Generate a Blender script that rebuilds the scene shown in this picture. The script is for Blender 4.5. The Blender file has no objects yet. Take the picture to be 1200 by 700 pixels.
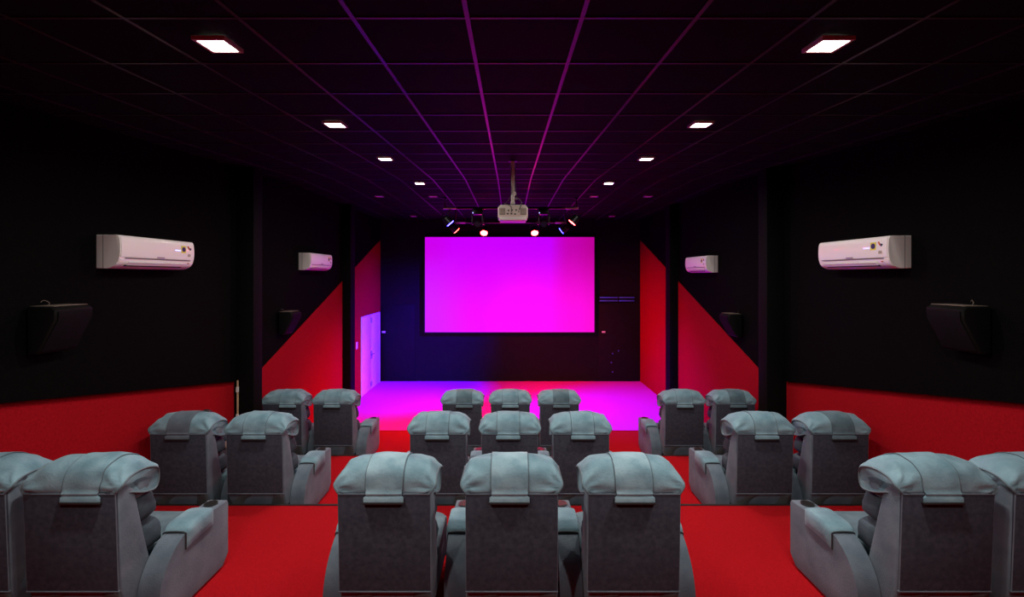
import bpy, bmesh, math, random
from mathutils import Vector, Matrix, noise
PI = math.pi
S = bpy.context.scene
C = S.collection
random.seed(7)
E0 = 3.43                      # eye height above the stage floor

# ------------------------------------------------------------ camera, world, light
cam = bpy.data.cameras.new('camera'); camo = bpy.data.objects.new('camera', cam); C.objects.link(camo)
cam.sensor_width = 36; cam.lens = 16.05; cam.shift_x = 0.00167; cam.shift_y = -0.0225
cam.clip_start = 0.05
camo.location = (0, 0, E0); camo.rotation_euler = (PI/2, 0, 0)
S.camera = camo
S.view_settings.view_transform = 'Standard'; S.view_settings.look = 'None'
S.view_settings.gamma = 1; S.view_settings.exposure = 0
S.view_settings.use_curve_mapping = False
W = bpy.data.worlds.new('world'); S.world = W; W.use_nodes = True
W.node_tree.nodes['Background'].inputs[0].default_value = (0, 0, 0, 1)
W.node_tree.nodes['Background'].inputs[1].default_value = 0
DOWN_W = 37          # each white ceiling panel
SPOT = {'red': ((1, 0.0, 0.03), 900), 'blue': ((0.05, 0.0, 1), 1500), 'front': ((1, 0.0, 0.03), 420)}

# ------------------------------------------------------------ materials
def _lnk(nt, a, b): nt.links.new(a, b)
def mat(name, col, rough=.6, metal=0, var=0, vscale=4, bump=0, bscale=200, sheen=0, spec=.5, emit=None, es=0, coat=0, col2=None):
    m = bpy.data.materials.new(name); m.use_nodes = True; nt = m.node_tree
    p = nt.nodes['Principled BSDF']
    p.inputs['Base Color'].default_value = (*col, 1); p.inputs['Roughness'].default_value = rough
    p.inputs['Metallic'].default_value = metal; p.inputs['Specular IOR Level'].default_value = spec
    if sheen:
        p.inputs['Sheen Weight'].default_value = sheen; p.inputs['Sheen Roughness'].default_value = .4
        p.inputs['Sheen Tint'].default_value = (.75, .9, 1, 1)
    if coat: p.inputs['Coat Weight'].default_value = coat
    if emit:
        p.inputs['Emission Color'].default_value = (*emit, 1); p.inputs['Emission Strength'].default_value = es
    tc = nt.nodes.new('ShaderNodeTexCoord')
    if var or col2:
        n = nt.nodes.new('ShaderNodeTexNoise'); n.inputs['Scale'].default_value = vscale; n.inputs['Detail'].default_value = 5
        r = nt.nodes.new('ShaderNodeValToRGB'); r.color_ramp.elements[0].position = .32; r.color_ramp.elements[1].position = .68
        a = [c*(1-var) for c in col]; b = [min(1, c*(1+var)) for c in col]
        if col2: a, b = list(col), list(col2)
        r.color_ramp.elements[0].color = (*a, 1); r.color_ramp.elements[1].color = (*b, 1)
        _lnk(nt, tc.outputs['Object'], n.inputs['Vector']); _lnk(nt, n.outputs['Fac'], r.inputs['Fac'])
        _lnk(nt, r.outputs['Color'], p.inputs['Base Color'])
    if bump:
        n2 = nt.nodes.new('ShaderNodeTexNoise'); n2.inputs['Scale'].default_value = bscale; n2.inputs['Detail'].default_value = 3
        bp = nt.nodes.new('ShaderNodeBump'); bp.inputs['Strength'].default_value = bump; bp.inputs['Distance'].default_value = .01
        _lnk(nt, tc.outputs['Object'], n2.inputs['Vector']); _lnk(nt, n2.outputs['Fac'], bp.inputs['Height'])
        _lnk(nt, bp.outputs['Normal'], p.inputs['Normal'])
    return m

M = {}
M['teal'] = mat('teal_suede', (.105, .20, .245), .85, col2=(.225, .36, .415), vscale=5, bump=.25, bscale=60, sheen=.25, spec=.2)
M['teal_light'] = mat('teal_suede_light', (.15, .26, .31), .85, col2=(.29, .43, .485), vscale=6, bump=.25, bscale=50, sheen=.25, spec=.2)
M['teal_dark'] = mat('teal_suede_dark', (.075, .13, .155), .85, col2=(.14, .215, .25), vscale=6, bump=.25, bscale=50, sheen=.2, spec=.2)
M['side'] = mat('slate_suede', (.085, .115, .145), .9, col2=(.135, .17, .205), vscale=5, bump=.2, bscale=80, sheen=.15, spec=.2)
M['panel'] = mat('charcoal_weave', (.032, .034, .048), .95, col2=(.050, .052, .070), vscale=30, bump=.3, bscale=300, spec=.15)
M['cushion'] = mat('shaded_navy_suede', (.035, .055, .07), .85, col2=(.07, .10, .12), vscale=6, bump=.2, bscale=60, spec=.2)  # navy darkened for the shade the back cushions sit in
M['skirt'] = mat('skirt_fabric', (.06, .065, .07), .8, col2=(.10, .105, .11), vscale=4, spec=.3)
M['piping'] = mat('piping', (.10, .14, .16), .7)
M['dark_edge'] = mat('dark_edge', (.02, .023, .026), .7)
M['hole'] = mat('cup_hole', (.006, .006, .006), .5)
M['ring'] = mat('cup_ring', (.03, .03, .03), .35)
M['carpet'] = mat('red_carpet', (.36, .004, .008), .95, var=.18, vscale=90, bump=.6, bscale=260, spec=.1)
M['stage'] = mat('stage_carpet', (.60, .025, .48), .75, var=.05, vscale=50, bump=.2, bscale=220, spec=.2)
M['red_wall'] = mat('red_felt', (.30, .003, .008), .95, var=.12, vscale=40, bump=.4, bscale=180, spec=.1)
M['black_wall'] = mat('black_felt', (.0028, .0026, .0027), .95, var=.2, vscale=30, bump=.4, bscale=150, spec=.04)
M['back_wall'] = mat('black_paint', (.006, .005, .007), .75, var=.15, vscale=8, spec=.2)
M['column'] = mat('black_column', (.002, .002, .002), .8, spec=.1)
M['tile'] = mat('ceiling_tile', (.0045, .004, .0042), .8, var=.2, vscale=12, bump=.3, bscale=150, spec=.07)
M['tee'] = mat('ceiling_tee', (.06, .05, .06), .36, metal=.6, spec=.5)
M['nosing'] = mat('step_nosing', (.01, .01, .01), .5)
M['frame_lamp'] = mat('lamp_frame', (.5, .48, .47), .5)
M['diff_on'] = mat('lamp_diffuser_lit', (1, 1, 1), .5, emit=(1, .88, .78), es=30)
M['diff_off'] = mat('lamp_diffuser', (.8, .8, .8), .5)
M['white'] = mat('white_plastic', (.86, .82, .80), .35, spec=.5, coat=.2)
M['white_side'] = mat('white_plastic_side', (.88, .83, .80), .5)
M['vent'] = mat('vent_dark', (.003, .003, .003), .7, spec=.1)
M['groove'] = mat('panel_groove', (.12, .11, .11), .5)
M['yellow'] = mat('sticker_yellow', (.75, .70, .05), .5)
M['blue'] = mat('sticker_blue', (.01, .015, .12), .5)
M['orange'] = mat('sticker_orange', (.65, .12, .05), .5)
M['beige'] = mat('sticker_beige', (.65, .55, .38), .5)
M['led'] = mat('led_blue', (.1, .1, .5), .4, emit=(.35, .4, 1), es=3)
M['mauve'] = mat('printed_mauve', (.4, .3, .42), .5)
M['speaker'] = mat('speaker_black', (.003, .003, .003), .6, spec=.2)
M['speaker_top'] = mat('speaker_dusty', (.12, .09, .07), .8)
M['metal_black'] = mat('black_metal', (.015, .015, .016), .35, metal=.4)
M['chrome'] = mat('satin_tube', (.55, .52, .50), .28, metal=1)
M['tube_dark'] = mat('dark_tube', (.10, .09, .09), .22, metal=1)
M['proj'] = mat('projector_white', (.85, .76, .68), .5)
M['grille'] = mat('projector_grille', (.28, .24, .19), .7)
M['port'] = mat('projector_port', (.05, .045, .04), .5)
M['lens_red'] = mat('lens_red', (1, .3, .3), .3, emit=(1, .03, .025), es=45)
M['lens_blue'] = mat('lens_blue', (.3, .3, 1), .3, emit=(.03, .025, 1), es=45)
M['glass_dark'] = mat('dark_lens', (.02, .02, .05), .1)
M['door'] = mat('white_door', (.80, .78, .78), .45, var=.03, vscale=3)
M['door_metal'] = mat('door_metal', (.25, .25, .25), .35, metal=.8)
M['screen_frame'] = mat('screen_frame', (.01, .01, .01), .6)
M['plate'] = mat('white_switch', (.7, .7, .7), .4)
M['wood'] = mat('raw_edge', (.55, .38, .22), .7)
M['blue_glint'] = mat('painted_blue_glint', (.06, .14, .70), .3)  # blue reflected light put into the colour of slats and studs
M['skin'] = mat('skin', (.60, .36, .28), .5)
M['hair'] = mat('black_hair', (.008, .007, .006), .5)
M['shirt'] = mat('navy_shirt', (.015, .02, .04), .8)
M['trousers'] = mat('dark_trousers', (.012, .012, .018), .85)
M['eye'] = mat('eye', (.7, .7, .7), .3)
M['lip'] = mat('lip', (.4, .12, .1), .5)
# the projected picture: magenta, a bit bluer at the upper left, redder at the right
def screen_mat():
    m = bpy.data.materials.new('projected_magenta'); m.use_nodes = True; nt = m.node_tree
    p = nt.nodes['Principled BSDF']; p.inputs['Base Color'].default_value = (.03, .03, .03, 1); p.inputs['Roughness'].default_value = .9
    tc = nt.nodes.new('ShaderNodeTexCoord'); sep = nt.nodes.new('ShaderNodeSeparateXYZ'); _lnk(nt, tc.outputs['Generated'], sep.inputs[0])
    def ramp(src, stops):
        r = nt.nodes.new('ShaderNodeValToRGB'); r.color_ramp.interpolation = 'EASE'
        r.color_ramp.elements[0].position = stops[0][0]; r.color_ramp.elements[0].color = (*stops[0][1], 1)
        r.color_ramp.elements[1].position = stops[-1][0]; r.color_ramp.elements[1].color = (*stops[-1][1], 1)
        for q, c in stops[1:-1]:
            e = r.color_ramp.elements.new(q); e.color = (*c, 1)
        _lnk(nt, src, r.inputs['Fac']); return r
    top = ramp(sep.outputs['X'], [(0, (.44, 0, .60)), (.35, (.44, 0, .80)), (.68, (.42, 0, .80)), (.86, (.40, 0, .32)), (1, (.36, 0, .22))])
    bot = ramp(sep.outputs['X'], [(0, (.50, .01, .80)), (.3, (.66, 0, .80)), (.6, (.80, 0, .80)), (.9, (.72, 0, .56)), (1, (.66, 0, .48))])
    fz = ramp(sep.outputs['Z'], [(.15, (0, 0, 0)), (.95, (1, 1, 1))])
    mx = nt.nodes.new('ShaderNodeMix'); mx.data_type = 'RGBA'
    _lnk(nt, fz.outputs['Color'], mx.inputs[0]); _lnk(nt, bot.outputs['Color'], mx.inputs[6]); _lnk(nt, top.outputs['Color'], mx.inputs[7])
    _lnk(nt, mx.outputs[2], p.inputs['Emission Color']); p.inputs['Emission Strength'].default_value = 1.4
    return m
M['screen'] = screen_mat()

# ------------------------------------------------------------ helpers
def tag(o, label=None, cat=None, group=None, kind=None):
    if label: o['label'] = label
    if cat: o['category'] = cat
    if group: o['group'] = group
    if kind: o['kind'] = kind
    return o
def thing(name, label, cat, loc=(0, 0, 0), rz=0, group=None):
    o = bpy.data.objects.new(name, None); C.objects.link(o); o.empty_display_size = .1
    o.location = loc; o.rotation_euler = (0, 0, rz)
    return tag(o, label, cat, group)
def link(name, me, parent=None):
    o = bpy.data.objects.new(name, me); C.objects.link(o)
    if parent: o.parent = parent
    return o
def mk(name, verts, faces, m, parent=None, smooth=False):
    me = bpy.data.meshes.new(name); me.from_pydata([tuple(v) for v in verts], [], faces); me.update()
    bm = bmesh.new(); bm.from_mesh(me); bmesh.ops.recalc_face_normals(bm, faces=bm.faces); bm.to_mesh(me); bm.free()
    me.materials.append(m)
    if smooth: me.shade_smooth()
    return link(name, me, parent)
def fin(bm, name, m, parent, smooth=True, ang=35):
    bmesh.ops.recalc_face_normals(bm, faces=bm.faces)
    me = bpy.data.meshes.new(name); bm.to_mesh(me); bm.free(); me.materials.append(m)
    if smooth:
        me.shade_smooth(); me.set_sharp_from_angle(angle=math.radians(ang))
    return link(name, me, parent)
def bx(bm, x0, x1, y0, y1, z0, z1, bev=0, seg=2):
    r = bmesh.ops.create_cube(bm, size=1)
    vs = r['verts']
    for v in vs:
        v.co = Vector(((x0+x1)/2+v.co.x*(x1-x0), (y0+y1)/2+v.co.y*(y1-y0), (z0+z1)/2+v.co.z*(z1-z0)))
    if bev:
        es = list({e for v in vs for e in v.link_edges})
        bmesh.ops.bevel(bm, geom=es, offset=bev, segments=seg, profile=.5, affect='EDGES')
def box(name, x0, x1, y0, y1, z0, z1, m, parent=None, bev=0, seg=2):
    bm = bmesh.new(); bx(bm, x0, x1, y0, y1, z0, z1, bev, seg)
    return fin(bm, name, m, parent, smooth=bev > 0)
def prism(bm, pts, a, b, axis='x', bev=0, seg=2):
    """pts: polygon in the two remaining axes, extruded along axis from a to b"""
    def P(u, v, t): return {'x': (t, u, v), 'y': (u, t, v), 'z': (u, v, t)}[axis]
    A = [bm.verts.new(P(u, v, a)) for u, v in pts]; B = [bm.verts.new(P(u, v, b)) for u, v in pts]
    n = len(pts); fs = [bm.faces.new(A), bm.faces.new(B[::-1])]
    for i in range(n): fs.append(bm.faces.new((A[i], B[i], B[(i+1) % n], A[(i+1) % n])))
    if bev:
        es = set()
        for f in fs[:2]:
            for e in f.edges: es.add(e)
        bmesh.ops.bevel(bm, geom=list(es), offset=bev, segments=seg, profile=.5, affect='EDGES')
def prism_obj(name, pts, a, b, m, parent=None, axis='x', bev=0, seg=2, ang=35):
    bm = bmesh.new(); prism(bm, pts, a, b, axis, bev, seg)
    return fin(bm, name, m, parent, smooth=True, ang=ang)
def spline(pts, n, closed=False):
    out = []; N = len(pts); segs = N if closed else N-1
    for i in range(n if closed else n+1):
        t = i*segs/n; k = min(int(t), segs-1); f = t-k
        g = (lambda j: pts[j % N]) if closed else (lambda j: pts[max(0, min(N-1, j))])
        p0, p1, p2, p3 = g(k-1), g(k), g(k+1), g(k+2)
        out.append(tuple(.5*((2*p1[d])+(-p0[d]+p2[d])*f+(2*p0[d]-5*p1[d]+4*p2[d]-p3[d])*f*f+(-p0[d]+3*p1[d]-3*p2[d]+p3[d])*f**3) for d in range(len(p1))))
    return out
def tube(bm, pts, r, n=8, closed=False):
    pts = [Vector(p) for p in pts]; rings = []; N = len(pts); up = Vector((0, 0, 1)); prev = None
    for i, p in enumerate(pts):
        a = pts[(i-1) % N] if (closed or i) else p; b = pts[(i+1) % N] if (closed or i < N-1) else p
        t = (b-a).normalized() if (b-a).length > 1e-9 else Vector((0, 1, 0))
        if prev is None:
            q = up if abs(t.dot(up)) < .9 else Vector((1, 0, 0)); s = t.cross(q).normalized()
        else:
            s = (prev-t*prev.dot(t)).normalized()
        prev = s; w = t.cross(s)
        rr = r[i] if isinstance(r, (list, tuple)) else r
        rings.append([bm.verts.new(p+(s*math.cos(2*PI*k/n)+w*math.sin(2*PI*k/n))*rr) for k in range(n)])
    for i in range(N if closed else N-1):
        A, B = rings[i], rings[(i+1) % N]
        for k in range(n): bm.faces.new((A[k], A[(k+1) % n], B[(k+1) % n], B[k]))
    if not closed:
        bm.faces.new(rings[0][::-1]); bm.faces.new(rings[-1])
def tube_obj(name, pts, r, m, parent=None, n=8, closed=False):
    bm = bmesh.new(); tube(bm, pts, r, n, closed); return fin(bm, name, m, parent, ang=50)
def cyl(bm, p0, p1, r0, r1=None, n=20):
    tube(bm, [p0, p1], [r0, r1 if r1 is not None else r0], n)
def cyl_obj(name, p0, p1, r0, m, parent=None, r1=None, n=20):
    bm = bmesh.new(); cyl(bm, p0, p1, r0, r1, n); return fin(bm, name, m, parent, ang=40)
def sgn(x, p): return math.copysign(abs(x)**p, x)
def pillow_mesh(name, c, s, e1=.5, e2=.5, m=None, parent=None, nu=28, nv=16, wr=.006, seed=0, shear=0):
    """superellipsoid cushion with soft folds"""
    vs = []; fs = []
    for j in range(nv+1):
        v = -PI/2+PI*j/nv
        for i in range(nu):
            u = 2*PI*i/nu
            x = sgn(math.cos(v), e1)*sgn(math.cos(u), e2); y = sgn(math.cos(v), e1)*sgn(math.sin(u), e2); z = sgn(math.sin(v), e1)
            p = Vector((x*s[0], y*s[1], z*s[2])); d = noise.noise(Vector((p.x*9+seed, p.y*9, p.z*14)))*wr
            edge = abs(x)**3
            d += edge*wr*math.sin(z*11+y*7+seed)
            q = p+p.normalized()*d
            vs.append((c[0]+q.x, c[1]+q.y+shear*q.z, c[2]+q.z))
    for j in range(nv):
        for i in range(nu):
            a = j*nu+i; b = j*nu+(i+1) % nu
            fs.append((a, b, b+nu, a+nu))
    me = bpy.data.meshes.new(name); me.from_pydata(vs, [], fs); me.update()
    bm = bmesh.new(); bm.from_mesh(me); bmesh.ops.remove_doubles(bm, verts=bm.verts, dist=1e-5)
    bmesh.ops.recalc_face_normals(bm, faces=bm.faces); bm.to_mesh(me); bm.free()
    me.materials.append(m); me.shade_smooth()
    return link(name, me, parent)

# ------------------------------------------------------------ the room
WX = 4.22; YB = 14.8; YR = -3.2
F_NEAR, F_MID, F_FRONT = E0-2.60, E0-2.905, E0-3.22
E_NEAR, E_MID, E_FRONT = 5.17, 7.36, 9.46
def structure(o): o['kind'] = 'structure'; return o
WO = 4.60   # outer face of the walls
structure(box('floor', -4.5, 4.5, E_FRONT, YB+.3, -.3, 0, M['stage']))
structure(box('floor', -4.34, 4.34, E_MID, E_FRONT, -.3, F_FRONT, M['carpet']))
structure(box('floor', -4.34, 4.34, E_NEAR, E_MID, -.3, F_MID, M['carpet']))
structure(box('floor', -4.34, 4.34, .95, E_NEAR, -.3, F_NEAR, M['carpet']))
structure(box('floor', -4.34, 4.34, -1.2, .95, -.3, F_NEAR+.31, M['carpet']))
structure(box('floor', -4.34, 4.34, YR, -1.2, -.3, F_NEAR+.62, M['carpet']))
for k, (yy, ff) in enumerate(((E_NEAR, F_NEAR), (E_MID, F_MID), (E_FRONT, F_FRONT))):
    o = prism_obj('trim_%d' % (k+1), [(yy-.02, ff), (yy-.02, ff+.006), (yy+.012, ff+.006), (yy+.012, ff-.035), (yy, ff-.035), (yy, ff)], -4.2, 4.2, M['nosing'], None, 'x', 0)
    if k < 2: structure(o)
    else: o.data.materials[0] = M['carpet']; structure(o)

def ceil_h(y):        # ceiling height over the stage floor
    if y <= 8.396: return E0+1.183+.069*y
    return E0+1.7623+(y-8.396)*.006

def strip_y(h): return E0-1.568+.387*(h-7.77)       # top of the red diagonal
PIL = []
for side in (-1, 1):
    nm = 'wall_left' if side < 0 else 'wall_right'
    def P(a): return side*a
    # carcass of the wall: one black mesh the whole length, stepped
    bm = bmesh.new()
    prism(bm, [(P(4.36), YR), (P(4.36), 7.1), (P(WX), 7.1), (P(WX), YB+.1), (P(WO), YB+.1), (P(WO), YR)], -.3, 5.5, 'z')
    w = structure(fin(bm, nm, M['black_wall'], None, smooth=False))
    # red wainscot below the sloping black panel
    prism_obj('red_wainscot', [(YR, F_NEAR+.62-1.6), (YR, E0+.4), (7.06, E0-1.3), (7.06, -.1)], P(4.272), P(4.362), M['red_wall'], w, 'x')
    lo = lambda y: E0-1.059-.176*(y-3.776)
    prism_obj('black_acoustic_panel', [(YR, lo(YR)), (7.03, lo(7.03)), (7.03, 5.4), (YR, 5.4)], P(WX), P(4.362), M['black_wall'], w, 'x', bev=.006)
    # red diagonal cladding, two fields
    prism_obj('red_cladding', [(7.32, F_MID-.05), (7.32, strip_y(7.32)), (11.44, strip_y(11.44)), (11.44, -.1)], P(WX-.012), P(WX), M['red_wall'], w, 'x')
    prism_obj('red_cladding', [(11.76, -.05), (11.76, strip_y(11.76)), (YB, strip_y(YB)), (YB, -.05)], P(WX-.012), P(WX), M['red_wall'], w, 'x')
    for k, (y0, y1, xi) in enumerate(((7.06, 7.31, 3.97), (11.44, 11.76, 4.0))):
        t = box('trim_%d' % (4+k+(0 if side < 0 else 2)), min(P(xi), P(4.3)), max(P(xi), P(4.3)), y0, y1, -.25, ceil_h(y1), M['column'], None, .006)
        structure(t)
    if side < 0:
        box('raw_panel_edge', -4.215, -4.200, 7.035, 7.058, F_MID+.75, E0-1.62, M['wood'], w)
        for q in (0, 1):
            box('white_bracket', -4.225, -4.195, 7.03, 7.059, E0-1.80-q*.42, E0-1.72-q*.42, M['plate'], w)
wb = structure(box('wall_back', -4.6, 4.6, YB, YB+.25, -.3, 5.6, M['back_wall']))
structure(box('wall_rear', -4.6, 4.6, YR-.25, YR, -.3, 5.6, M['black_wall']))
# black flush door leaf joint on the right of the screen and a faint panel at the left
box('black_panel', 2.86, 4.2, YB-.02, YB, .02, E0-.95, M['back_wall'], wb, .004)
box('black_panel', -4.2, -3.1, YB-.02, YB, .02, E0-.95, M['back_wall'], wb, .004)

# ceiling: slab, tiles, runners and cross tees
slab = [(YR, ceil_h(YR)+.03), (8.396, ceil_h(8.396)+.03), (YB, ceil_h(YB)+.03), (YB, 5.75), (YR, 5.75)]
ceil = structure(prism_obj('ceiling', slab, -WX-.02, WX+.02, M['tile'], None, 'x'))
xs = [-4.22]+[-3.825+.6*i for i in range(14)]+[4.22]
ys_r = [1.196+.6*i for i in range(13)]
ys_f = [8.396, 8.696]+[9.296+.6*i for i in range(9)]+[YB]
rows = list(zip(ys_r[:-1], ys_r[1:]))+list(zip(ys_f[:-1], ys_f[1:]))
def tile_bm(bm, x0, x1, y0, y1):
    g = .003
    a = [(x0+g, y0+g), (x1-g, y0+g), (x1-g, y1-g), (x0+g, y1-g)]
    lo = [bm.verts.new((x, y, ceil_h(y)+.008)) for x, y in a]; hi = [bm.verts.new((x, y, ceil_h(y)+.026)) for x, y in a]
    bm.faces.new(lo); bm.faces.new(hi[::-1])
    for i in range(4): bm.faces.new((lo[i], lo[(i+1) % 4], hi[(i+1) % 4], hi[i]))
n_tile = 0; far = bmesh.new(); proto = {}
for (y0, y1) in rows:
    for x0, x1 in zip(xs[:-1], xs[1:]):
        if n_tile >= 280:
            tile_bm(far, x0, x1, y0, y1); continue
        key = (round(x1-x0, 3), round(y1-y0, 3), y0 > 8.39)
        if key not in proto:
            bm = bmesh.new(); tile_bm(bm, x0, x1, y0, y1)
            o = fin(bm, 'ceiling_tile', M['tile'], ceil, smooth=False); proto[key] = (o, x0, y0, ceil_h(y0))
        else:
            p, px, py, pz = proto[key]
            o = p.copy(); C.objects.link(o); o.location = (x0-px, y0-py, ceil_h(y0)-pz)
        n_tile += 1
o = fin(far, 'ceiling_tile', M['tile'], ceil, smooth=False); o['kind'] = 'stuff'
for x in xs[1:-1]:
    bm = bmesh.new(); wv = .012
    prism(bm, [(YR, ceil_h(YR)), (8.396, ceil_h(8.396)), (YB-.01, ceil_h(YB)), (YB-.01, ceil_h(YB)+.02), (8.396, ceil_h(8.396)+.02), (YR, ceil_h(YR)+.02)], x-wv, x+wv, 'x')
    fin(bm, 'ceiling_runner', M['tee'], ceil, smooth=False)
for y in [-2.404, -1.204, -.604, -.004, .596]+ys_r+ys_f[1:-1]:
    box('cross_tee', -4.215, 4.215, y-.008, y+.008, ceil_h(y)+.001, ceil_h(y)+.021, M['tee'], ceil)

# ------------------------------------------------------------ ceiling lamps
def lamp(x, y, lit, label, group):
    z = ceil_h(y)
    t = thing('ceiling_light' , label, 'ceiling light', (x, y, z), 0, group)
    t.rotation_euler = (math.atan(.069) if y < 8.3 else 0, 0, 0)
    h = .095 if lit else .085
    bm = bmesh.new()
    for a, b, c, d in ((-h, h, -h, -h+.018), (-h, h, h-.018, h), (-h, -h+.018, -h+.018, h-.018), (h-.018, h, -h+.018, h-.018)):
        bx(bm, a, b, c, d, -.016, .006)
    fin(bm, 'frame', M['frame_lamp'], t, smooth=False)
    box('diffuser', -h+.018, h-.018, -h+.018, h-.018, -.010, .002, M['diff_on' if lit else 'diff_off'], t)
    if lit:
        L = bpy.data.lights.new('panel_light', 'AREA'); L.shape = 'SQUARE'; L.size = .14; L.spread = math.radians(168); L.energy = DOWN_W; L.color = (1, .93, .88)
        lo = bpy.data.objects.new('panel_light', L); C.objects.link(lo); lo.parent = t; lo.location = (0, 0, -.02)
names = ['nearest', 'second nearest', 'third', 'farthest']
for i, y in enumerate((2.696, 4.496, 6.296, 8.696)):
    lamp(-1.725, y, True, 'lit square ceiling panel, %s of the four along the left' % names[i], 'lit ceiling panels')
    lamp(1.875, y, True, 'lit square ceiling panel, %s of the four along the right' % names[i], 'lit ceiling panels')
for y in (.896,):  # added lamps out of view, lighting the chair backs
    for x, s in ((-1.725, 'left'), (1.875, 'right')):
        lamp(x, y, True, 'added unseen lit ceiling panel overhead behind the last row, %s side' % s, 'lit ceiling panels')
for x, w_ in ((-2.925, 'outermost on the left'), (-1.725, 'inner one left of the projector'), (1.875, 'inner one right of the projector'), (3.075, 'outermost on the right')):
    lamp(x, 10.196, False, 'unlit square ceiling panel before the light bar, %s' % w_, 'unlit ceiling panels')
lamp(-2.925, 13.796, False, 'unlit square ceiling panel close to the screen wall, left', 'unlit ceiling panels')
lamp(3.075, 13.796, False, 'unlit square ceiling panel close to the screen wall, right', 'unlit ceiling panels')

# ------------------------------------------------------------ screen and back wall things
t = thing('projection_screen', 'large flat screen glowing magenta on the black back wall', 'screen', (-.02, YB-.1, E0-1.827))
HW = 2.727; HH = 3.063
box('backing_board', -HW-.02, HW+.02, .03, .1, -.02, HH+.02, M['screen_frame'], t)
box('screen_surface', -HW, HW, .018, .03, 0, HH, M['screen'], t)
bm = bmesh.new()
for a in ((-HW-.03, HW+.03, 0, .1, HH, HH+.03), (-HW-.03, HW+.03, 0, .1, -.03, 0), (-HW-.03, -HW, 0, .1, 0, HH), (HW, HW+.03, 0, .1, 0, HH)): bx(bm, *a)
fin(bm, 'frame', M['screen_frame'], t, smooth=False)

t = thing('louvre_vent', 'pair of slim louvre strips with painted blue reflection on black wall right of screen', 'vent', (2.88, YB-.03, E0-.86))
box('backing', 0, 1.14, 0, .03, -.005, .20, M['vent'], t)
for a, b in ((.01, .60), (.64, 1.13)):
    for z in (.02, .125):
        box('slat', a, b, -.02, .01, z, z+.045, M['blue_glint'], t, .005)
def socket(x, h, lab):
    t = thing('wall_socket', lab, 'socket', (x, YB-.021, E0+h), 0, 'small sockets on the back wall')
    box('cover', -.055, .055, -.012, 0, -.03, .03, M['plate'], t, .004)
    box('switch_button', -.015, .015, -.017, -.011, -.015, .015, M['plate'], t)
socket(-4.10, -1.83, 'small pale socket on black wall left of the screen')
socket(3.02, -1.83, 'small pale socket on black wall right of the screen')
bm = bmesh.new()
for dx, dh in ((3.50, -2.44), (3.31, -2.53), (3.27, -2.82), (3.31, -3.12)):
    t = thing('wall_stud', 'tiny stud with painted blue glint on the black wall %s' % {3.5: 'furthest right of the four', 3.31: 'above the floor', 3.27: 'left of the others'}[dx] if dh > -3 else 'tiny stud with painted blue glint, lowest of four on the black wall', 'stud', (dx, YB-.02, E0+dh), 0, 'studs on the back wall')
    cyl_obj('head', (0, -.012, 0), (0, 0, 0), .022, M['blue_glint'], t, n=12)  # the blue glint is painted into the stud colour

# double door on the left stage wall
d = thing('door_1', None, None, (-WX+.012, 13.75, 0)); d['kind'] = 'structure'
bm = bmesh.new(); hw = .86; dh = 2.22
for a in ((0, .03, -hw-.04, -hw, .0, dh+.04), (0, .03, hw, hw+.04, 0, dh+.04), (0, .03, -hw, hw, dh, dh+.04)): bx(bm, *a)
fin(bm, 'door_frame', M['door'], d, smooth=False)
for s in (-1, 1):
    a, b = (-hw+.003, -.004) if s < 0 else (.004, hw-.003)
    lf = box('door_leaf', 0, .022, a, b, .012, dh-.003, M['door'], d, .003)
    bm = bmesh.new(); yy = s*.05
    bx(bm, .022, .030, yy-.022, yy+.022, .92, 1.16, .003); cyl(bm, (.028, yy, 1.06), (.07, yy, 1.06), .01, n=10); bx(bm, .06, .075, min(yy, yy+s*.12), max(yy, yy+s*.12), 1.05, 1.072, .004)
    fin(bm, 'door_handle', M['door_metal'], lf)
    box('door_bolt', .022, .03, yy-.02, yy+.02, .10, .24, M['door_metal'], lf)
    box('door_bolt', .022, .03, yy-.02, yy+.02, 2.0, 2.16, M['door_metal'], lf)
t = thing('light_switch', 'white double switch plate beside the white door on red wall', 'switch', (-WX+.012, 12.5, E0-1.92))
box('cover', 0, .012, -.06, .06, -.095, .095, M['plate'], t, .004)
for z in (-.045, .045): box('rocker', .010, .018, -.035, .035, z-.035, z+.035, M['plate'], t, .003)

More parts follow.
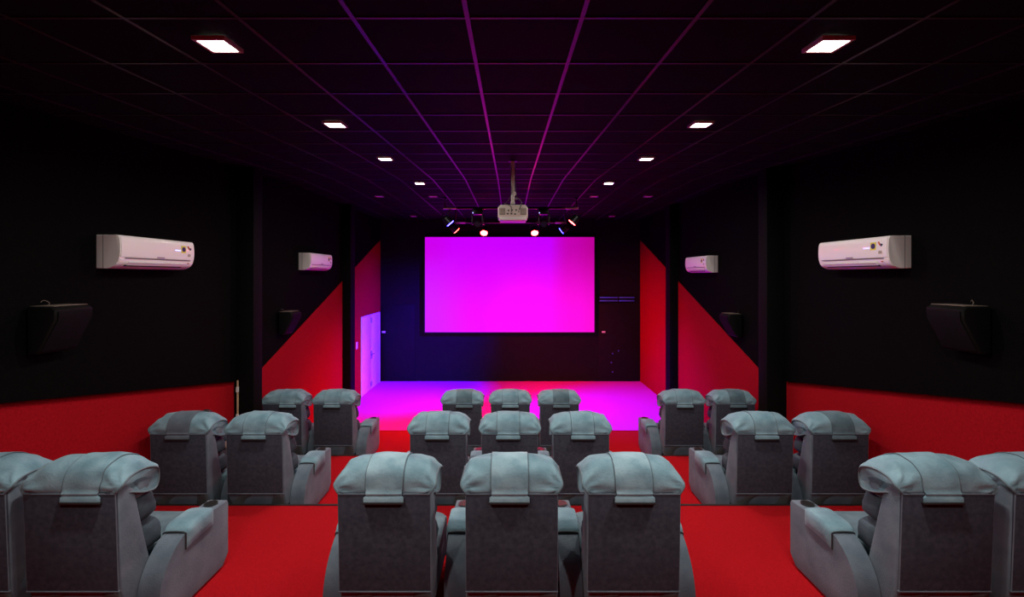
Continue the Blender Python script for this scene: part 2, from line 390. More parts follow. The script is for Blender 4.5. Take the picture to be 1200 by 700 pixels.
# ------------------------------------------------------------ air conditioners
def aircon(x, y0, z0, side, label, sc=1.0):
    """side -1: on the left wall facing +x. Local x runs along the unit (viewer's right = +), -y is out of the wall."""
    L, D, H = 1.09*sc, .25, .345
    t = thing('air_conditioner', label, 'air conditioner', (x, y0, z0), PI/2 if side < 0 else -PI/2, 'wall air conditioners')
    # profile (u = out of the wall, v = up)
    prof = spline([(0, 0), (.10, .0), (.165, .018), (.215, .055), (.238, .12), (.246, .20), (.240, .30), (.225, .337), (.19, .345), (0, .345)], 36)
    prof = [(0, 0), (.10, 0)]+[p for p in prof if p[0] > .105 and p[1] < .3448]+[(.19, .345), (0, .345)]
    body = [(-u, v) for u, v in prof]
    prism_obj('housing', [(a, b) for a, b in body if True], -L/2, L/2, M['white_side'], t, 'x', .008, 2, 30)
    # glossy front panel and lower lip
    def shell(va, vb, x0, x1, off, name, m, th=.004):
        pts = [p for p in prof if va <= p[1] <= vb and p[0] > .12]
        def nrm(i):
            a = pts[max(0, i-1)]; b = pts[min(len(pts)-1, i+1)]
            dx, dz = b[0]-a[0], b[1]-a[1]; l = math.hypot(dx, dz) or 1
            return dz/l, -dx/l
        outer = [(-(p[0]+nrm(i)[0]*(off+th)), p[1]+nrm(i)[1]*(off+th)) for i, p in enumerate(pts)]
        inner = [(-(p[0]+nrm(i)[0]*off), p[1]+nrm(i)[1]*off) for i, p in enumerate(pts)]
        return prism_obj(name, outer+inner[::-1], x0, x1, m, t, 'x', 0, 1, 30)
    fp = shell(.115, .335, -L/2+.012, L/2-.012, .0, 'front_panel', M['white'], .006)
    shell(.02, .105, -L/2+.012, L/2-.012, .0, 'lower_panel', M['white'], .004)
    box('panel_groove', -L/2+.07, L/2-.07, -.2475, -.236, .106, .113, M['groove'], t)
    # air outlet with louvre
    v = prism_obj('air_outlet', [(-.216, .078), (-.232, .082), (-.200, .030), (-.180, .022)], -L/2+.10, L/2-.16, M['vent'], t, 'x')
    prism_obj('louvre', [(-.241, .072), (-.245, .066), (-.215, .034), (-.209, .040)], -L/2+.11, L/2-.17, M['white'], v, 'x')
    for q in (-.2, .12): box('louvre_clip', q-.02, q+.02, -.246, -.238, .068, .078, M['white'], v)
    box('side_seam', -L/2-.002, -L/2+.002, -.075, -.070, .002, .343, M['groove'], t); box('side_seam', L/2-.002, L/2+.002, -.075, -.070, .002, .343, M['groove'], t)
    f = -.2525
    s = box('energy_sticker', L/2-.23, L/2-.155, f-.001, f+.006, .20, .285, M['yellow'], t)
    bm = bmesh.new(); cyl(bm, (L/2-.1925, f-.0025, .243), (L/2-.1925, f+.001, .243), .030, n=16); fin(bm, 'sticker_print', M['blue'], s)
    s = box('rating_sticker', L/2-.125, L/2-.070, f+.001, f+.009, .155, .20, M['beige'], t)
    for q in range(3): box('sticker_print', L/2-.12, L/2-.078, f, f+.002, .163+q*.011, .168+q*.011, M['groove'], s)
    bm = bmesh.new(); tube(bm, [(L/2-.12+.03*k/6, f, .285-.035*math.sin(k/6*PI/2)) for k in range(7)], .008, 6); fin(bm, 'badge', M['orange'], t)
    bm = bmesh.new(); tube(bm, [(L/2-.09+.02*k/6, f, .25+.01*math.sin(k*1.5)) for k in range(7)], .008, 6); fin(bm, 'badge', M['blue'], t)
    if label and 'far' not in label:
        box('display', L/2-.33, L/2-.245, f, f+.006, .222, .232, M['led'], t)
    bm = bmesh.new()
    for q in range(6): bx(bm, -.055+q*.018, -.042+q*.018, -.2535, -.245, .125, .137)
    o = fin(bm, 'maker_mark', M['mauve'], t, smooth=False); o['kind'] = 'stuff'
    o = box('sensor', L/2-.10, L/2-.085, -.243, -.23, .07, .08, M['orange'], t)
aircon(-WX, 5.195, E0+.072, -1, 'near wall air conditioner on the left black wall')
aircon(WX, 5.345, E0+.076, 1, 'near wall air conditioner on the right black wall')
aircon(-WX, 9.64, E0+.11, -1, 'far small-looking air conditioner on left wall above the red diagonal')
aircon(WX, 9.82, E0+.06, 1, 'far small-looking air conditioner on right wall above the red diagonal')

# ------------------------------------------------------------ wall speakers
def speaker(side, y, z, label):
    t = thing('wall_speaker', label, 'speaker', (side*WX, y, z), PI/2 if side < 0 else -PI/2, 'black wall speakers')
    w, dp, h = .18, .27, .42
    # tapered cabinet: top deep, bottom shallow
    bm = bmesh.new()
    prism(bm, [(-.035, .02), (-.035, h), (-.035-.2, h), (-.035-.25, h-.03), (-.035-.245, h-.12), (-.035-.10, .02), (-.035-.07, 0), (-.04, 0)], -w, w, 'x', .018, 3)
    fin(bm, 'cabinet', M['speaker'], t)
    prism_obj('grille', [(-.294, h-.045), (-.290, h-.12), (-.142, .025), (-.132, .022), (-.28, h-.115), (-.285, h-.045)], -w+.02, w-.02, M['vent'], t, 'x')
    box('top_plate', -w+.02, w-.02, -.035-.215, -.04, h-.002, h+.004, M['speaker_top'], t, .002)
    box('wall_bracket', -.06, .06, -.04, 0, .1, .3, M['metal_black'], t, .004)
    tube_obj('cable', spline([(.02 if side > 0 else -.02, -.05, h-.01), (.02, -.03, h+.02), (-.01, -.012, h+.045), (-.03, -.003, h+.03)], 12), .003, M['speaker_top'], t, 6)
speaker(-1, 4.13, E0-.69, 'near black wedge speaker on left wall below the air conditioner')
speaker(1, 4.15, E0-.69, 'near black wedge speaker on right wall below the air conditioner')
speaker(-1, 8.42, E0-1.08, 'far black wedge speaker on left wall above the red diagonal')
speaker(1, 8.42, E0-1.12, 'far black wedge speaker on right wall beside the red diagonal')

# ------------------------------------------------------------ projector
t = thing('projector', 'white projector seen from behind hanging from the ceiling', 'projector', (.035, 6.25, E0+.775))
bm = bmesh.new()
prism(bm, [(-.205, .02), (-.205, .155), (-.17, .195), (.17, .195), (.205, .155), (.205, .02), (.17, 0), (-.17, 0)], 0, .34, 'y', .014, 2)
fin(bm, 'housing', M['proj'], t)
box('lower_shell', -.185, .185, -.004, .33, -.018, .03, M['white'], t, .012)
for s in (-1, 1):
    g = box('vent_grille', min(s*.105, s*.185), max(s*.105, s*.185), -.008, .01, .055, .150, M['grille'], t, .006)
    for q in range(6): box('grille_slat', min(s*.11, s*.18), max(s*.11, s*.18), -.012, -.007, .064+q*.0145, .068+q*.0145, M['proj'], g)
pp = box('port_panel', -.095, .095, -.006, .01, .045, .165, M['proj'], t, .004)
random.seed(3)
for q, (x, z, a, b) in enumerate(((-.07, .07, .03, .016), (-.02, .07, .026, .018), (.03, .065, .022, .02), (-.06, .115, .02, .02), (-.01, .12, .024, .014), (.045, .12, .02, .02), (.08, .10, .014, .014))):
    box('port', x-a/2, x+a/2, -.010, -.004, z-b/2, z+b/2, M['port'], pp)
cyl_obj('lens_barrel', (.08, .34, .10), (.08, .39, .10), .045, M['metal_black'], t)
box('mount_plate', -.07, .07, .08, .22, .195, .215, M['port'], t, .004)
zc = ceil_h(6.25)-E0-.775
cyl_obj('drop_pole', (0, .15, .25), (0, .15, zc-.005), .023, M['proj'], t, n=16)
cyl_obj('pole_sleeve', (0, .15, .60), (0, .15, zc-.004), .029, M['proj'], t, n=16)
cyl_obj('ceiling_flange', (0, .15, zc-.02), (0, .15, zc-.002), .06, M['metal_black'], t)
box('swivel_joint', -.03, .03, .12, .18, .212, .26, M['proj'], t, .008)
tube_obj('knob', [(.025, .15, .30), (.07, .15, .31)], .014, M['chrome'], t)
tube_obj('cable', spline([(.03, .125, zc-.1), (.035, .12, .5), (.05, .12, .33), (.09, .06, .28), (.12, .0, .22), (.085, -.02, .12)], 30), .006, M['port'], t, 6)
tube_obj('cable', spline([(-.02, .125, zc-.1), (-.026, .118, .55), (-.02, .12, .36), (-.09, .08, .235), (-.12, .03, .215), (-.03, -.03, .17), (-.02, -.012, .09)], 30), .005, M['port'], t, 6)
tube_obj('cable', spline([(.02, .16, .26), (-.01, .11, .30), (.04, .11, .36), (.01, .12, .41)], 20), .007, M['proj'], t, 6)

# ------------------------------------------------------------ stage light bars and fixtures
def bar(y, x0, x1, h, label):
    z = E0+h; t = thing('light_bar', label, 'light bar', (0, y, z))
    cyl_obj('rail', (x0, 0, 0), (x1, 0, 0), .03, M['tube_dark'], t, n=16)
    for s in (-1, 1):
        xe = x0 if s < 0 else x1
        cyl_obj('end_highlight', (xe, 0, 0), (xe-s*.30, 0, 0), .034, M['chrome'], t, n=16)  # bright end added to imitate the lamps' reflection on the pipe
    top = ceil_h(y)-z
    for x in (x0+.04, x1-.04):
        r = cyl_obj('drop_rod', (x, 0, .02), (x, 0, top-.004), .022, M['chrome'], t, n=12)
        cyl_obj('flange', (x, 0, top-.016), (x, 0, top-.002), .05, M['metal_black'], r, n=16)
    return t
BH1, BH2 = 1.55, 1.42
bar(10.5, -1.54, 1.56, BH1, 'silver pipe across the stage ceiling, nearer of two, with end rods')
bar(12.2, -1.50, 1.50, BH2, 'silver pipe across the stage ceiling, farther of two')
def par(x, y, h, target, colour, bh, label, power, size):
    """LED par: yoke clamped to the bar, can pointing at target"""
    t = thing('stage_light', label, 'stage light', (x, y, E0+h), 0, 'coloured stage lights')
    dirv = (Vector(target)-Vector((x, y, E0+h))).normalized()
    q = dirv.to_track_quat('Z', 'Y').to_matrix().to_4x4()
    def T(o): o.matrix_local = q; return o
    o = cyl_obj('can', (0, 0, -.17), (0, 0, 0), .085, M['metal_black'], t, .105, 24); T(o)
    o2 = cyl_obj('rear_cap', (0, 0, -.20), (0, 0, -.17), .055, M['metal_black'], t, .085, 20); T(o2)
    o3 = cyl_obj('lens', (0, 0, 0), (0, 0, .012), .095, M['lens_red' if colour != 'blue' else 'lens_blue'], t, .09, 24); T(o3)
    # yoke up to the bar
    top = bh-h-.03
    bm = bmesh.new()
    ax = Vector((1, 0, 0)) if abs(dirv.x) < .75 else Vector((0, 1, 0))
    cpt = dirv*-.09
    tube(bm, [cpt+ax*.115, cpt+ax*.115+Vector((0, 0, .14)), Vector((cpt.x, cpt.y, min(top, .22)-.03))*1+ax*.09, Vector((cpt.x, cpt.y, min(top, .22)))-ax*0, Vector((cpt.x, cpt.y, min(top, .22)-.03))-ax*.09, cpt-ax*.115+Vector((0, 0, .14)), cpt-ax*.115], .010, 6)
    fin(bm, 'yoke', M['metal_black'], t)
    cyl_obj('clamp', (cpt.x, cpt.y, min(top, .22)-.01), (0, 0, top), .018, M['metal_black'], t, n=10)
    L = bpy.data.lights.new('beam', 'SPOT'); L.energy = power; L.color = SPOT[colour][0]; L.spot_size = math.radians(size); L.spot_blend = 1; L.shadow_soft_size = .07
    lo = bpy.data.objects.new('beam', L); C.objects.link(lo); lo.parent = t
    lo.matrix_local = Matrix.Translation(dirv*.03) @ dirv.to_track_quat('-Z', 'Y').to_matrix().to_4x4()
par(-1.38, 10.5, 1.20, (2.7, 11.4, 0), 'blue', BH1, 'blue stage light at the left end of the nearer pipe', 5200, 58)
par(-1.44, 12.2, 1.20, (3.0, 13.8, 0), 'red', BH2, 'red stage light at the left end of the farther pipe', 2000, 90)
par(1.42, 10.5, 1.22, (-2.6, 11.1, 0), 'red', BH1, 'red stage light at the right end of the nearer pipe', 2200, 62)
par(1.37, 12.2, 1.20, (-3.9, 14.0, .6), 'blue', BH2, 'blue stage light at the right end of the farther pipe', 9500, 66)
par(-.70, 12.15, 1.13, (-.9, 8.6, 0.2), 'front', BH2, 'round red stage light facing the seats, left of the projector', 420, 120)
par(.65, 12.15, 1.13, (.9, 8.6, .2), 'front', BH2, 'round red stage light facing the seats, right of the projector', 420, 120)
def moving_head(x, y, label):
    t = thing('moving_head_light', label, 'stage light', (x, y, E0+BH1-.052), 0, 'unlit moving heads')
    box('base', -.12, .12, -.1, .1, -.10, .02, M['metal_black'], t, .02)
    for s in (-1, 1): box('fork_arm', s*.12-.02, s*.12+.02, -.05, .05, -.33, -.09, M['metal_black'], t, .012)
    h = cyl_obj('head', (0, .08, -.25), (0, -.09, -.33), .085, M['metal_black'], t, .075)
    cyl_obj('head_lens', (0, -.088, -.329), (0, -.097, -.333), .06, M['glass_dark'], h, n=20)
    box('status_light', -.11, -.09, -.104, -.098, -.08, -.06, M['led'], t)
moving_head(-.75, 10.5, 'unlit black moving head hanging left of the projector')
moving_head(.765, 10.5, 'unlit black moving head hanging right of the projector')

# ------------------------------------------------------------ recliners
HC = .322
PROF = spline([(-.052, 1.085), (-.060, 1.15), (-.030, 1.235), (.045, 1.283), (.135, 1.290), (.225, 1.262), (.300, 1.19), (.335, 1.09), (.330, 1.00), (.285, .955), (.16, .985), (.03, 1.05)], 48, closed=True)
def cover_pt(x, i, seed, off=0.0):
    """point of the pillow surface: x across, i index on the profile"""
    y0, z0 = PROF[i % 48]
    t = min(1, abs(x)/.352)
    s = (1-t**3.4)**(1/2.6) if t < 1 else 0
    sz = .40+.60*s; sy = .84+.16*s
    z = 1.085+(z0-1.085)*(sz if z0 > 1.085 else (.8+.2*s)); y = .13+(y0-.13)*(sy if y0 > .05 else 1)
    a = math.atan2(z-1.1, y-.13)
    wr = (t**3)*(1-t**12)*.006*math.sin(a*9+seed*3+abs(x)*9)+.007*noise.noise(Vector((x*7+seed*5, a*2.2, seed)))+(t**2)*.005*math.sin(a*7-x*30+seed)
    if z0 < 1.12 and y0 < .02: wr *= .2
    if t > .3 and y < .2:      # folds that fan out of the pinched corner
        dx, dz = .36-abs(x), z-1.13
        rr = math.hypot(dx, dz); ph = math.atan2(dz, dx)
        fold = math.sin(ph*8.5+seed*2.3+2.2*noise.noise(Vector((x*5, z*5, seed))))
        wr += .019*fold*math.exp(-rr/.11)*min(1, rr/.035)*max(0, min(1, (z-1.085)/.03))
    if t > .9: wr *= max(0, (1-t)/.1)
    r = Vector((y-.13, z-1.1)); n = r.normalized() if r.length > 1e-6 else r
    y += n.x*(wr+off); z += n.y*(wr+off)
    # the ends flare at half height into pinched corners
    xs_ = x
    if t > .8:
        xs_ = x*(1+(t-.8)*.22*max(0, 1-abs(z-1.15)/.07))
    xs_ *= .945
    xs_ *= 1+.022*t**5*math.exp(-((z-1.155)/.032)**2)
    if y < .10:
        q = max(0, min(1, (z-1.075)/.07)); q = q*q*(3-2*q); f = .93+.07*q; b = max(0, min(1, (.10-y)/.08)); xs_ *= 1+(f-1)*b
    return (xs_, y, z)
def head_cover(par_, seed, sc, strip_m, base_m):
    NX = 40; vs = []; fs = []
    X = [-.352*math.cos(PI*k/NX)*.999 for k in range(NX+1)]
    for x in X:
        for i in range(48): vs.append(cover_pt(x, i, seed))
    for k in range(NX):
        for i in range(48):
            a = k*48+i; b = k*48+(i+1) % 48
            fs.append((a, b, b+48, a+48))
    for k, sgnx in ((0, -1), (NX, 1)):
        c = len(vs); vs.append((sgnx*.285, .15, 1.09))
        for i in range(48):
            a = k*48+i; b = k*48+(i+1) % 48
            fs.append((a, b, c))
    pil = mk('headrest_pillow', vs, fs, base_m, par_, smooth=True)
    # piping round both ends
    for k in (0, NX):
        pts = [Vector(vs[k*48+i]) for i in range(48)]
        tube_obj('piping', pts, .0065, M['piping'], pil, 6, closed=True)
    # centre strip with the flap lapping over the back panel
    n = 10; vs = []; fs = []; idx = list(range(0, 31))
    hwid = .137
    for layer, off in ((0, .002), (1, .007)):
        for k in range(n+1):
            x = sc-hwid+2*hwid*k/n
            vs += [(x, -.078-layer*.006, 1.045), (x, -.076-layer*.006, 1.075)]
            for i in idx: 
                p = cover_pt(x, i, seed, off); vs.append((p[0], p[1] if i > 1 else p[1]-.014, p[2]))
    R = len(idx)+2; off2 = (n+1)*R
    for k in range(n):
        for i in range(R-1):
            a = k*R+i
            fs.append((a+off2, a+1+off2, a+1+R+off2, a+R+off2)); fs.append((a, a+R, a+1+R, a+1))
    for i in range(R-1):
        fs.append((i, i+1, i+1+off2, i+off2)); a = n*R+i; fs.append((a, a+off2, a+1+off2, a+1))
    for k in range(n):
        a = k*R; fs.append((a, a+off2, a+R+off2, a+R)); a = k*R+R-1; fs.append((a, a+R, a+R+off2, a+off2))
    st = mk('centre_strip', vs, fs, strip_m, pil, smooth=True); st.data.set_sharp_from_angle(angle=math.radians(50))
    box('flap_edge', sc-hwid-.002, sc+hwid+.002, -.090, -.060, 1.030, 1.046, M['dark_edge'], pil, .003)
    for s in (-1, 1):
        tube_obj('seam', [Vector(cover_pt(sc+s*hwid, i, seed, .006)) for i in range(0, 31)], .003, M['piping'], pil, 5)

def arm_mesh():
    arc = [(.10+.40*(1-math.cos(a)), .20+.40*math.sin(a)) for a in [PI/2*k/10 for k in range(11)]]
    prof = [(.10, .02)]+arc+[(.88, .585), (.905, .575), (.92, .55), (.92, .10), (.84, .02)]
    bm = bmesh.new(); prism(bm, prof, -.083, .083, 'x', .014, 3); return bm
def build_arm(parent, x, name='armrest'):
    a = fin(arm_mesh(), name, M['side'], parent, ang=28); a.location = (x, 0, 0)
    # raised edge band along the curved rear top
    # padded saddle
    vs = []; fs = []; NY = 14; NS = 20
    for layer in (0, 1):
        for j in range(NY+1):
            v = j/NY; y = .37+.33*v
            zb = .60 if y > .5 else .20+.40*math.sqrt(max(0, 1-((.5-y)/.40)**2))
            zb -= .10*max(0, y-.8)
            bul = (1-(2*v-1)**6)*.022 if layer else -.004
            for k in range(NS+1):
                u = -1+2*k/NS
                # arch from outer hang over top to inner hang
                ang = u*PI/2
                if abs(u) < .55:
                    px = .088*math.sin(u/.55*PI/2); pz = .012*math.cos(u/.55*PI/2)
                    nx, nz = math.sin(u/.55*PI/2)*.6, 1
                else:
                    px = math.copysign(.088, u); pz = -(abs(u)-.55)/.45*.125
                    nx, nz = math.copysign(1, u), 0
                fade = 1-max(0, (abs(u)-.85)/.15)*.7
                vs.append((px+nx*bul*fade*.9, y, zb+pz+nz*bul))
    R = NS+1; off = (NY+1)*R
    for j in range(NY):
        for k in range(NS):
            q = j*R+k
            fs.append((q+off, q+1+off, q+1+R+off, q+R+off)); fs.append((q, q+R, q+1+R, q+1))
    for k in range(NS):
        fs.append((k, k+1, k+1+off, k+off)); q = NY*R+k; fs.append((q, q+off, q+1+off, q+1))
    for j in range(NY):
        q = j*R; fs.append((q, q+off, q+R+off, q+R)); q = j*R+NS; fs.append((q, q+R, q+R+off, q+off))
    pad = mk('arm_pad', vs, fs, M['teal'], a, smooth=True); pad.data.set_sharp_from_angle(angle=math.radians(60))
    rear = [Vector(vs[off+k])+Vector((0, -.002, 0)) for k in range(R)]
    tube_obj('pad_piping', rear, .006, M['dark_edge'], pad, 6)
    # cup holder
    cup = cyl_obj('cup_holder', (0, .80, .582), (0, .80, .600), .054, M['ring'], a, n=28)
    cyl_obj('cup_well', (0, .80, .598), (0, .80, .6015), .047, M['hole'], cup, n=28)
    return a

def recliner(seed, strip, lw, right_arm, strip_m, base_m, label, loc, rz=0, first=None):
    t = thing('recliner_chair', label, 'chair', loc, rz, 'theatre recliners')
    if first is None:
        # body of the backrest: lighter tapering sides
        prism_obj('backrest', [(-.028, .40), (-.052, 1.10), (.03, 1.12), (.10, 1.05), (.24, .42), (.30, .22), (.02, .22)], -HC, HC, M['side'], t, 'x', .02, 3)
        bp = prism_obj('back_panel', [(-.030, .405), (-.040, .402), (-.066, 1.088), (-.058, 1.10), (-.045, 1.10)], -HC+.004, HC-.004, M['panel'], t, 'x', .003, 2)
        for s in (-1, 1):
            tube_obj('seam', [(s*(HC-.006), -.036, .40), (s*(HC-.006), -.062, 1.09)], .004, M['side'], bp, 6)
        tube_obj('seam', [(-HC+.004, -.064, 1.092), (HC-.004, -.064, 1.092)], .005, M['side'], bp, 6)
        # lower rear skirt with a sagging fold
        vs = []; fs = []; NX = 16; NZ = 8
        for j in range(NZ+1):
            v = j/NZ
            for i in range(NX+1):
                u = -1+2*i/NX
                z = .405-.365*v; y = -.028+.07*math.sin(min(1, v*1.4)*PI/2)*(1-.55*u*u)+.012*math.sin(u*5+v*4)
                vs.append((u*(HC-.008), y, z))
        for j in range(NZ):
            for i in range(NX):
                a = j*(NX+1)+i; fs.append((a, a+1, a+NX+2, a+NX+1))
        sk = mk('rear_skirt', vs, fs, M['skirt'], t, smooth=True)
        sm = sk.modifiers.new('s', 'SOLIDIFY'); sm.thickness = .012; sm.offset = 1
        box('skirt_piping', -HC, HC, -.044, -.026, .395, .409, M['side'], sk, .005)
        box('base_frame', -.27, .27, .14, .80, .0, .20, M['dark_edge'], t, .01)
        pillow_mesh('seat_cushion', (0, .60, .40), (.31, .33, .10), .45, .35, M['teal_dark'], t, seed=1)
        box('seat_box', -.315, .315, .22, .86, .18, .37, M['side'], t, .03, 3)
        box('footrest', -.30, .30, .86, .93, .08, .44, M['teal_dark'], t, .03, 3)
        pillow_mesh('back_cushion', (0, .235, .855), (.308, .115, .125), .55, .38, M['cushion'], t, seed=2, shear=-.15)
        pillow_mesh('back_cushion', (0, .285, .62), (.305, .125, .135), .55, .38, M['cushion'], t, seed=4, shear=-.2)
        pillow_mesh('head_cushion', (0, .205, 1.03), (.318, .115, .10), .55, .38, M['side'], t, seed=6)
        for c in [o for o in t.children if o.name.startswith(('back_cushion', 'head_cushion'))]: pass
        build_arm(t, -.405)
    else:
        for ch in first.children:
            if ch.name.startswith('headrest') or ch.get('extra'): continue
            c = ch.copy(); C.objects.link(c); c.parent = t
            for g in ch.children:
                d = g.copy(); C.objects.link(d); d.parent = c
    head_cover(t, seed, strip, strip_m, base_m)
    for ch in t.children:
        if ch.name.startswith('armrest'): ch.scale.x = lw/.176; ch.location.x = -(.322+lw/2)
    if right_arm:
        a = None
        for ch in (first or t).children:
            if ch.name.startswith('armrest') and not ch.get('extra'):
                a = ch.copy(); C.objects.link(a); a.parent = t; a.location = (.322+right_arm/2, 0, 0); a.scale.x = right_arm/.176; a['extra'] = 1
                for g in ch.children:
                    d = g.copy(); C.objects.link(d); d.parent = a
                    for g2 in g.children:
                        e = g2.copy(); C.objects.link(e); e.parent = d
                break
        if a: del a['extra']; a['is_right'] = 1
    return t
# arms: three levels only, so pad piping and cup well hang on the armrest itself
_old_build = build_arm
def build_arm(parent, x, name='armrest'):
    a = _old_build(parent, x, name)
    for ch in list(a.children):
        for g in list(ch.children):
            g.parent = a
    return a
def flatten(o):   # chair > part > sub-part: nothing deeper
    pass

rowsY = {'near': 3.21, 'mid': 5.27, 'front': 7.60}
rowsF = {'near': F_NEAR, 'mid': F_MID, 'front': F_FRONT}
rowname = {'near': 'last row nearest the camera', 'mid': 'middle row', 'front': 'front row nearest the stage'}
XS = {
 'near': [(-3.80, 'against the left wall'), (-3.04, 'left of the left aisle'), (-.87, 'left of the centre three'), (.01, 'middle of the centre three'), (.855, 'right of the centre three'), (3.02, 'right of the right aisle'), (3.80, 'against the right wall')],
 'mid': [(-3.79, 'against the left wall'), (-2.92, 'left of the left aisle'), (-.825, 'left of the centre three'), (-.005, 'middle of the centre three'), (.81, 'right of the centre three'), (2.91, 'right of the right aisle'), (3.77, 'against the right wall')],
 'front': [(-3.77, 'against the left wall'), (-2.93, 'left of the left aisle'), (-.80, 'left of the centre three'), (0, 'middle of the centre three'), (.815, 'right of the centre three'), (2.88, 'right of the right aisle'), (3.72, 'against the right wall')]}
STRIP = {'near': [.0, .09, -.0, -.015, .0, -.05, 0], 'mid': [.0, .0, -.01, -.02, .02, .01, .03], 'front': [.1, -.015, .04, -.0, .03, .0, .04]}
SM = ['teal_light', 'teal', 'teal_dark']
first = None; sd = 0
for rk in ('near', 'mid', 'front'):
    for i, (x, where) in enumerate(XS[rk]):
        sd += 1
        # the two seats right of an aisle have their aisle-side arm on the left; blocks left of an aisle need one on the right
        right = i in (1, 4, 6)
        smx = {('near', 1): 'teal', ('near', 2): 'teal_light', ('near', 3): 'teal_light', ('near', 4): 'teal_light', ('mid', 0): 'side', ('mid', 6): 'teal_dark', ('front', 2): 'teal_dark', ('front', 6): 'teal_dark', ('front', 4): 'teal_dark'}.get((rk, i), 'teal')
        pitch = x-XS[rk][i-1][0] if i not in (0, 2, 5) else 9
        lw = min(.176, pitch-.65); 
        if i == 0: lw = min(.176, 4.258-.322+x)
        right = {1: .176, 4: .176, 6: min(.176, 4.258-.322-x)}.get(i, 0)
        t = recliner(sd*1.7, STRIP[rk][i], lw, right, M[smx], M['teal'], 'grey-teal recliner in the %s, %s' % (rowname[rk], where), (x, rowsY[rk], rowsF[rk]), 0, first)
        if first is None: first = t
for o in list(S.objects):
    if 'is_right' in o: del o['is_right']

# ------------------------------------------------------------ person in the middle row, almost hidden by the chair
def skin_body(name, joints, edges, radii, m, parent, sub=2):
    me = bpy.data.meshes.new(name); me.from_pydata(joints, edges, []); me.update(); me.materials.append(m)
    o = link(name, me, parent)
    md = o.modifiers.new('skin', 'SKIN'); md.use_smooth_shade = True
    for i, r in enumerate(radii):
        rr = r if isinstance(r, tuple) else (r, r); me.skin_vertices[0].data[i].radius = rr
    me.skin_vertices[0].data[0].use_root = True
    s = o.modifiers.new('sub', 'SUBSURF'); s.levels = sub; s.render_levels = sub
    return o
FX = 0.0
p = thing('person', 'person in dark clothes seated in middle-row recliner by the left wall, mostly hidden', 'person', (-3.80, rowsY['mid'], F_MID))
J = [(0, .50, .56), (0, .46, .70), (0, .43, .86), (0, .42, .96), (0, .42, 1.01),                       # pelvis .. neck
     (-.09, .52, .57), (-.13, .92, .55), (-.13, .99, .14), (-.13, 1.10, .09),
     (.09, .52, .57), (.13, .92, .55), (.13, .99, .14), (.13, 1.10, .09),
     (-.17, .43, .92), (-.215, .46, .70), (-.10, .68, .67), (-.04, .74, .67),
     (.17, .43, .92), (.285, .45, .73), (.325, .70, .655), (.33, .78, .65)]
ED = [(0, 1), (1, 2), (2, 3), (3, 4), (0, 5), (5, 6), (6, 7), (7, 8), (0, 9), (9, 10), (10, 11), (11, 12), (3, 13), (13, 14), (14, 15), (15, 16), (3, 17), (17, 18), (18, 19), (19, 20)]
RA = [(.14, .11), (.13, .10), (.15, .105), (.08, .07), (.052, .055), .08, .058, .042, .035, .08, .058, .042, .035, .055, .04, .027, .03, .055, .04, .027, .03]
skin_body('body', J, ED, RA, M['skin'], p)
def sub(ix, edges, scale, name, m, grow=.006):
    mp = {v: k for k, v in enumerate(ix)}
    rad = [tuple(q*scale+grow for q in (RA[v] if isinstance(RA[v], tuple) else (RA[v], RA[v]))) for v in ix]
    return skin_body(name, [J[v] for v in ix], [(mp[a], mp[b]) for a, b in edges], rad, m, p)
bm = bmesh.new(); secs = [(.505, .485, .150, .118), (.60, .475, .152, .122), (.72, .455, .156, .124), (.84, .435, .175, .126), (.92, .428, .182, .112), (.965, .422, .150, .092), (1.0, .42, .075, .068)]
secs = spline(secs, 24); rings = []
for z, y, a, b in secs: rings.append([bm.verts.new((a*math.cos(2*PI*k/24), y+b*math.sin(2*PI*k/24), z)) for k in range(24)])
for A, B in zip(rings[:-1], rings[1:]):
    for k in range(24): bm.faces.new((A[k], A[(k+1) % 24], B[(k+1) % 24], B[k]))
bm.faces.new(rings[0]); bm.faces.new(rings[-1])
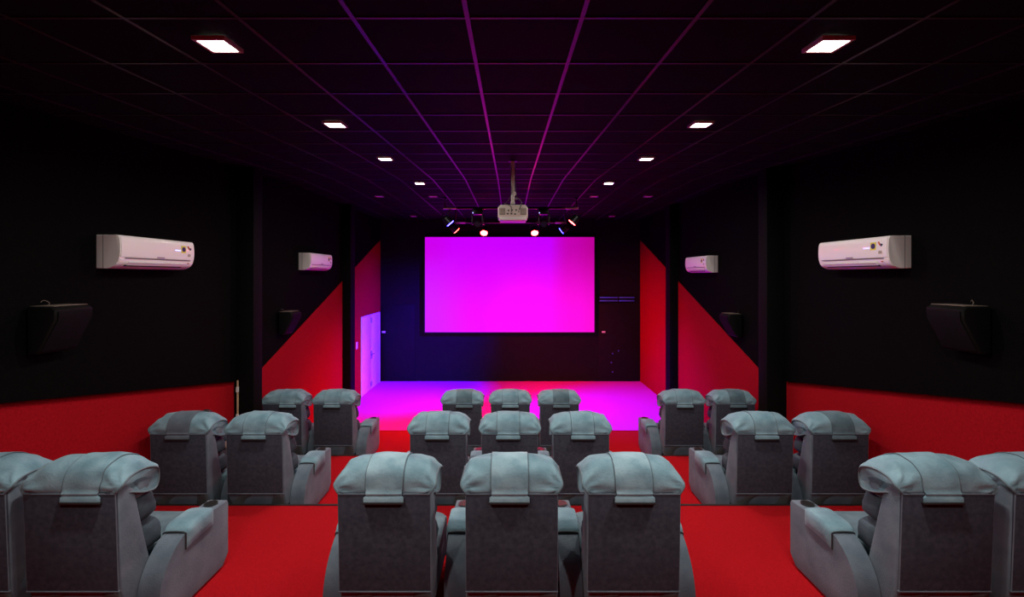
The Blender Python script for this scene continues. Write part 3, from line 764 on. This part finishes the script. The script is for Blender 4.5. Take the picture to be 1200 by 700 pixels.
tube(bm, [(-.11, .428, .945), (-.165, .43, .925), (-.188, .44, .87), (-.198, .448, .81)], [.05, .062, .058, .056], 14)
tube(bm, [(.11, .428, .945), (.165, .43, .925), (.198, .436, .88), (.228, .441, .83)], [.05, .062, .058, .056], 14)
fin(bm, 'shirt', M['shirt'], p, ang=60)
sub([0, 5, 6, 7, 9, 10, 11], [(0, 5), (5, 6), (6, 7), (0, 9), (9, 10), (10, 11)], 1.1, 'trousers', M['trousers'])
hd = pillow_mesh('head', (0, .425, 1.105), (.072, .092, .112), .95, .95, M['skin'], p, wr=0)
pillow_mesh('hair', (0, .412, 1.135), (.083, .098, .098), .9, .9, M['hair'], p, wr=.008, seed=3)
pillow_mesh('nose', (0, .520, 1.09), (.012, .016, .022), 1, 1, M['skin'], hd, 10, 8, 0)
for s in (-1, 1):
    pillow_mesh('eye', (s*.028, .505, 1.112), (.012, .009, .008), 1, 1, M['eye'], hd, 10, 8, 0)
    pillow_mesh('ear', (s*.073, .43, 1.10), (.009, .018, .03), 1, 1, M['skin'], hd, 10, 8, 0)
    # hand with four fingers and a thumb
    wx, wy, wz = (-.045 if s < 0 else .33), (.74 if s < 0 else .79), (.67 if s < 0 else .645)
    for q in range(4):
        bx0 = wx-s*.0+(q-1.5)*.019
        skin_body('finger', [(bx0, wy, wz), (bx0*1.0-s*.01, wy+.06-abs(q-1.5)*.008, wz-.002), (bx0-s*.014, wy+.085-abs(q-1.5)*.01, wz-.022)], [(0, 1), (1, 2)], [.010, .009, .008], M['skin'], p, 1)
    skin_body('thumb', [(wx-s*.01, wy-.01, wz+.005), (wx-s*.05, wy+.025, wz+.01), (wx-s*.055, wy+.05, wz+.005)], [(0, 1), (1, 2)], [.012, .010, .009], M['skin'], p, 1)
for s in (-1, 1):
    pillow_mesh('shoe', (s*.13, 1.05, .055), (.052, .135, .055), .6, .8, M['speaker'], p, 20, 10, 0)
pillow_mesh('mouth', (0, .515, 1.055), (.022, .007, .007), 1, 1, M['lip'], hd, 10, 8, 0)
for ob in (o for o in S.objects if o.type == 'EMPTY' and False): pass
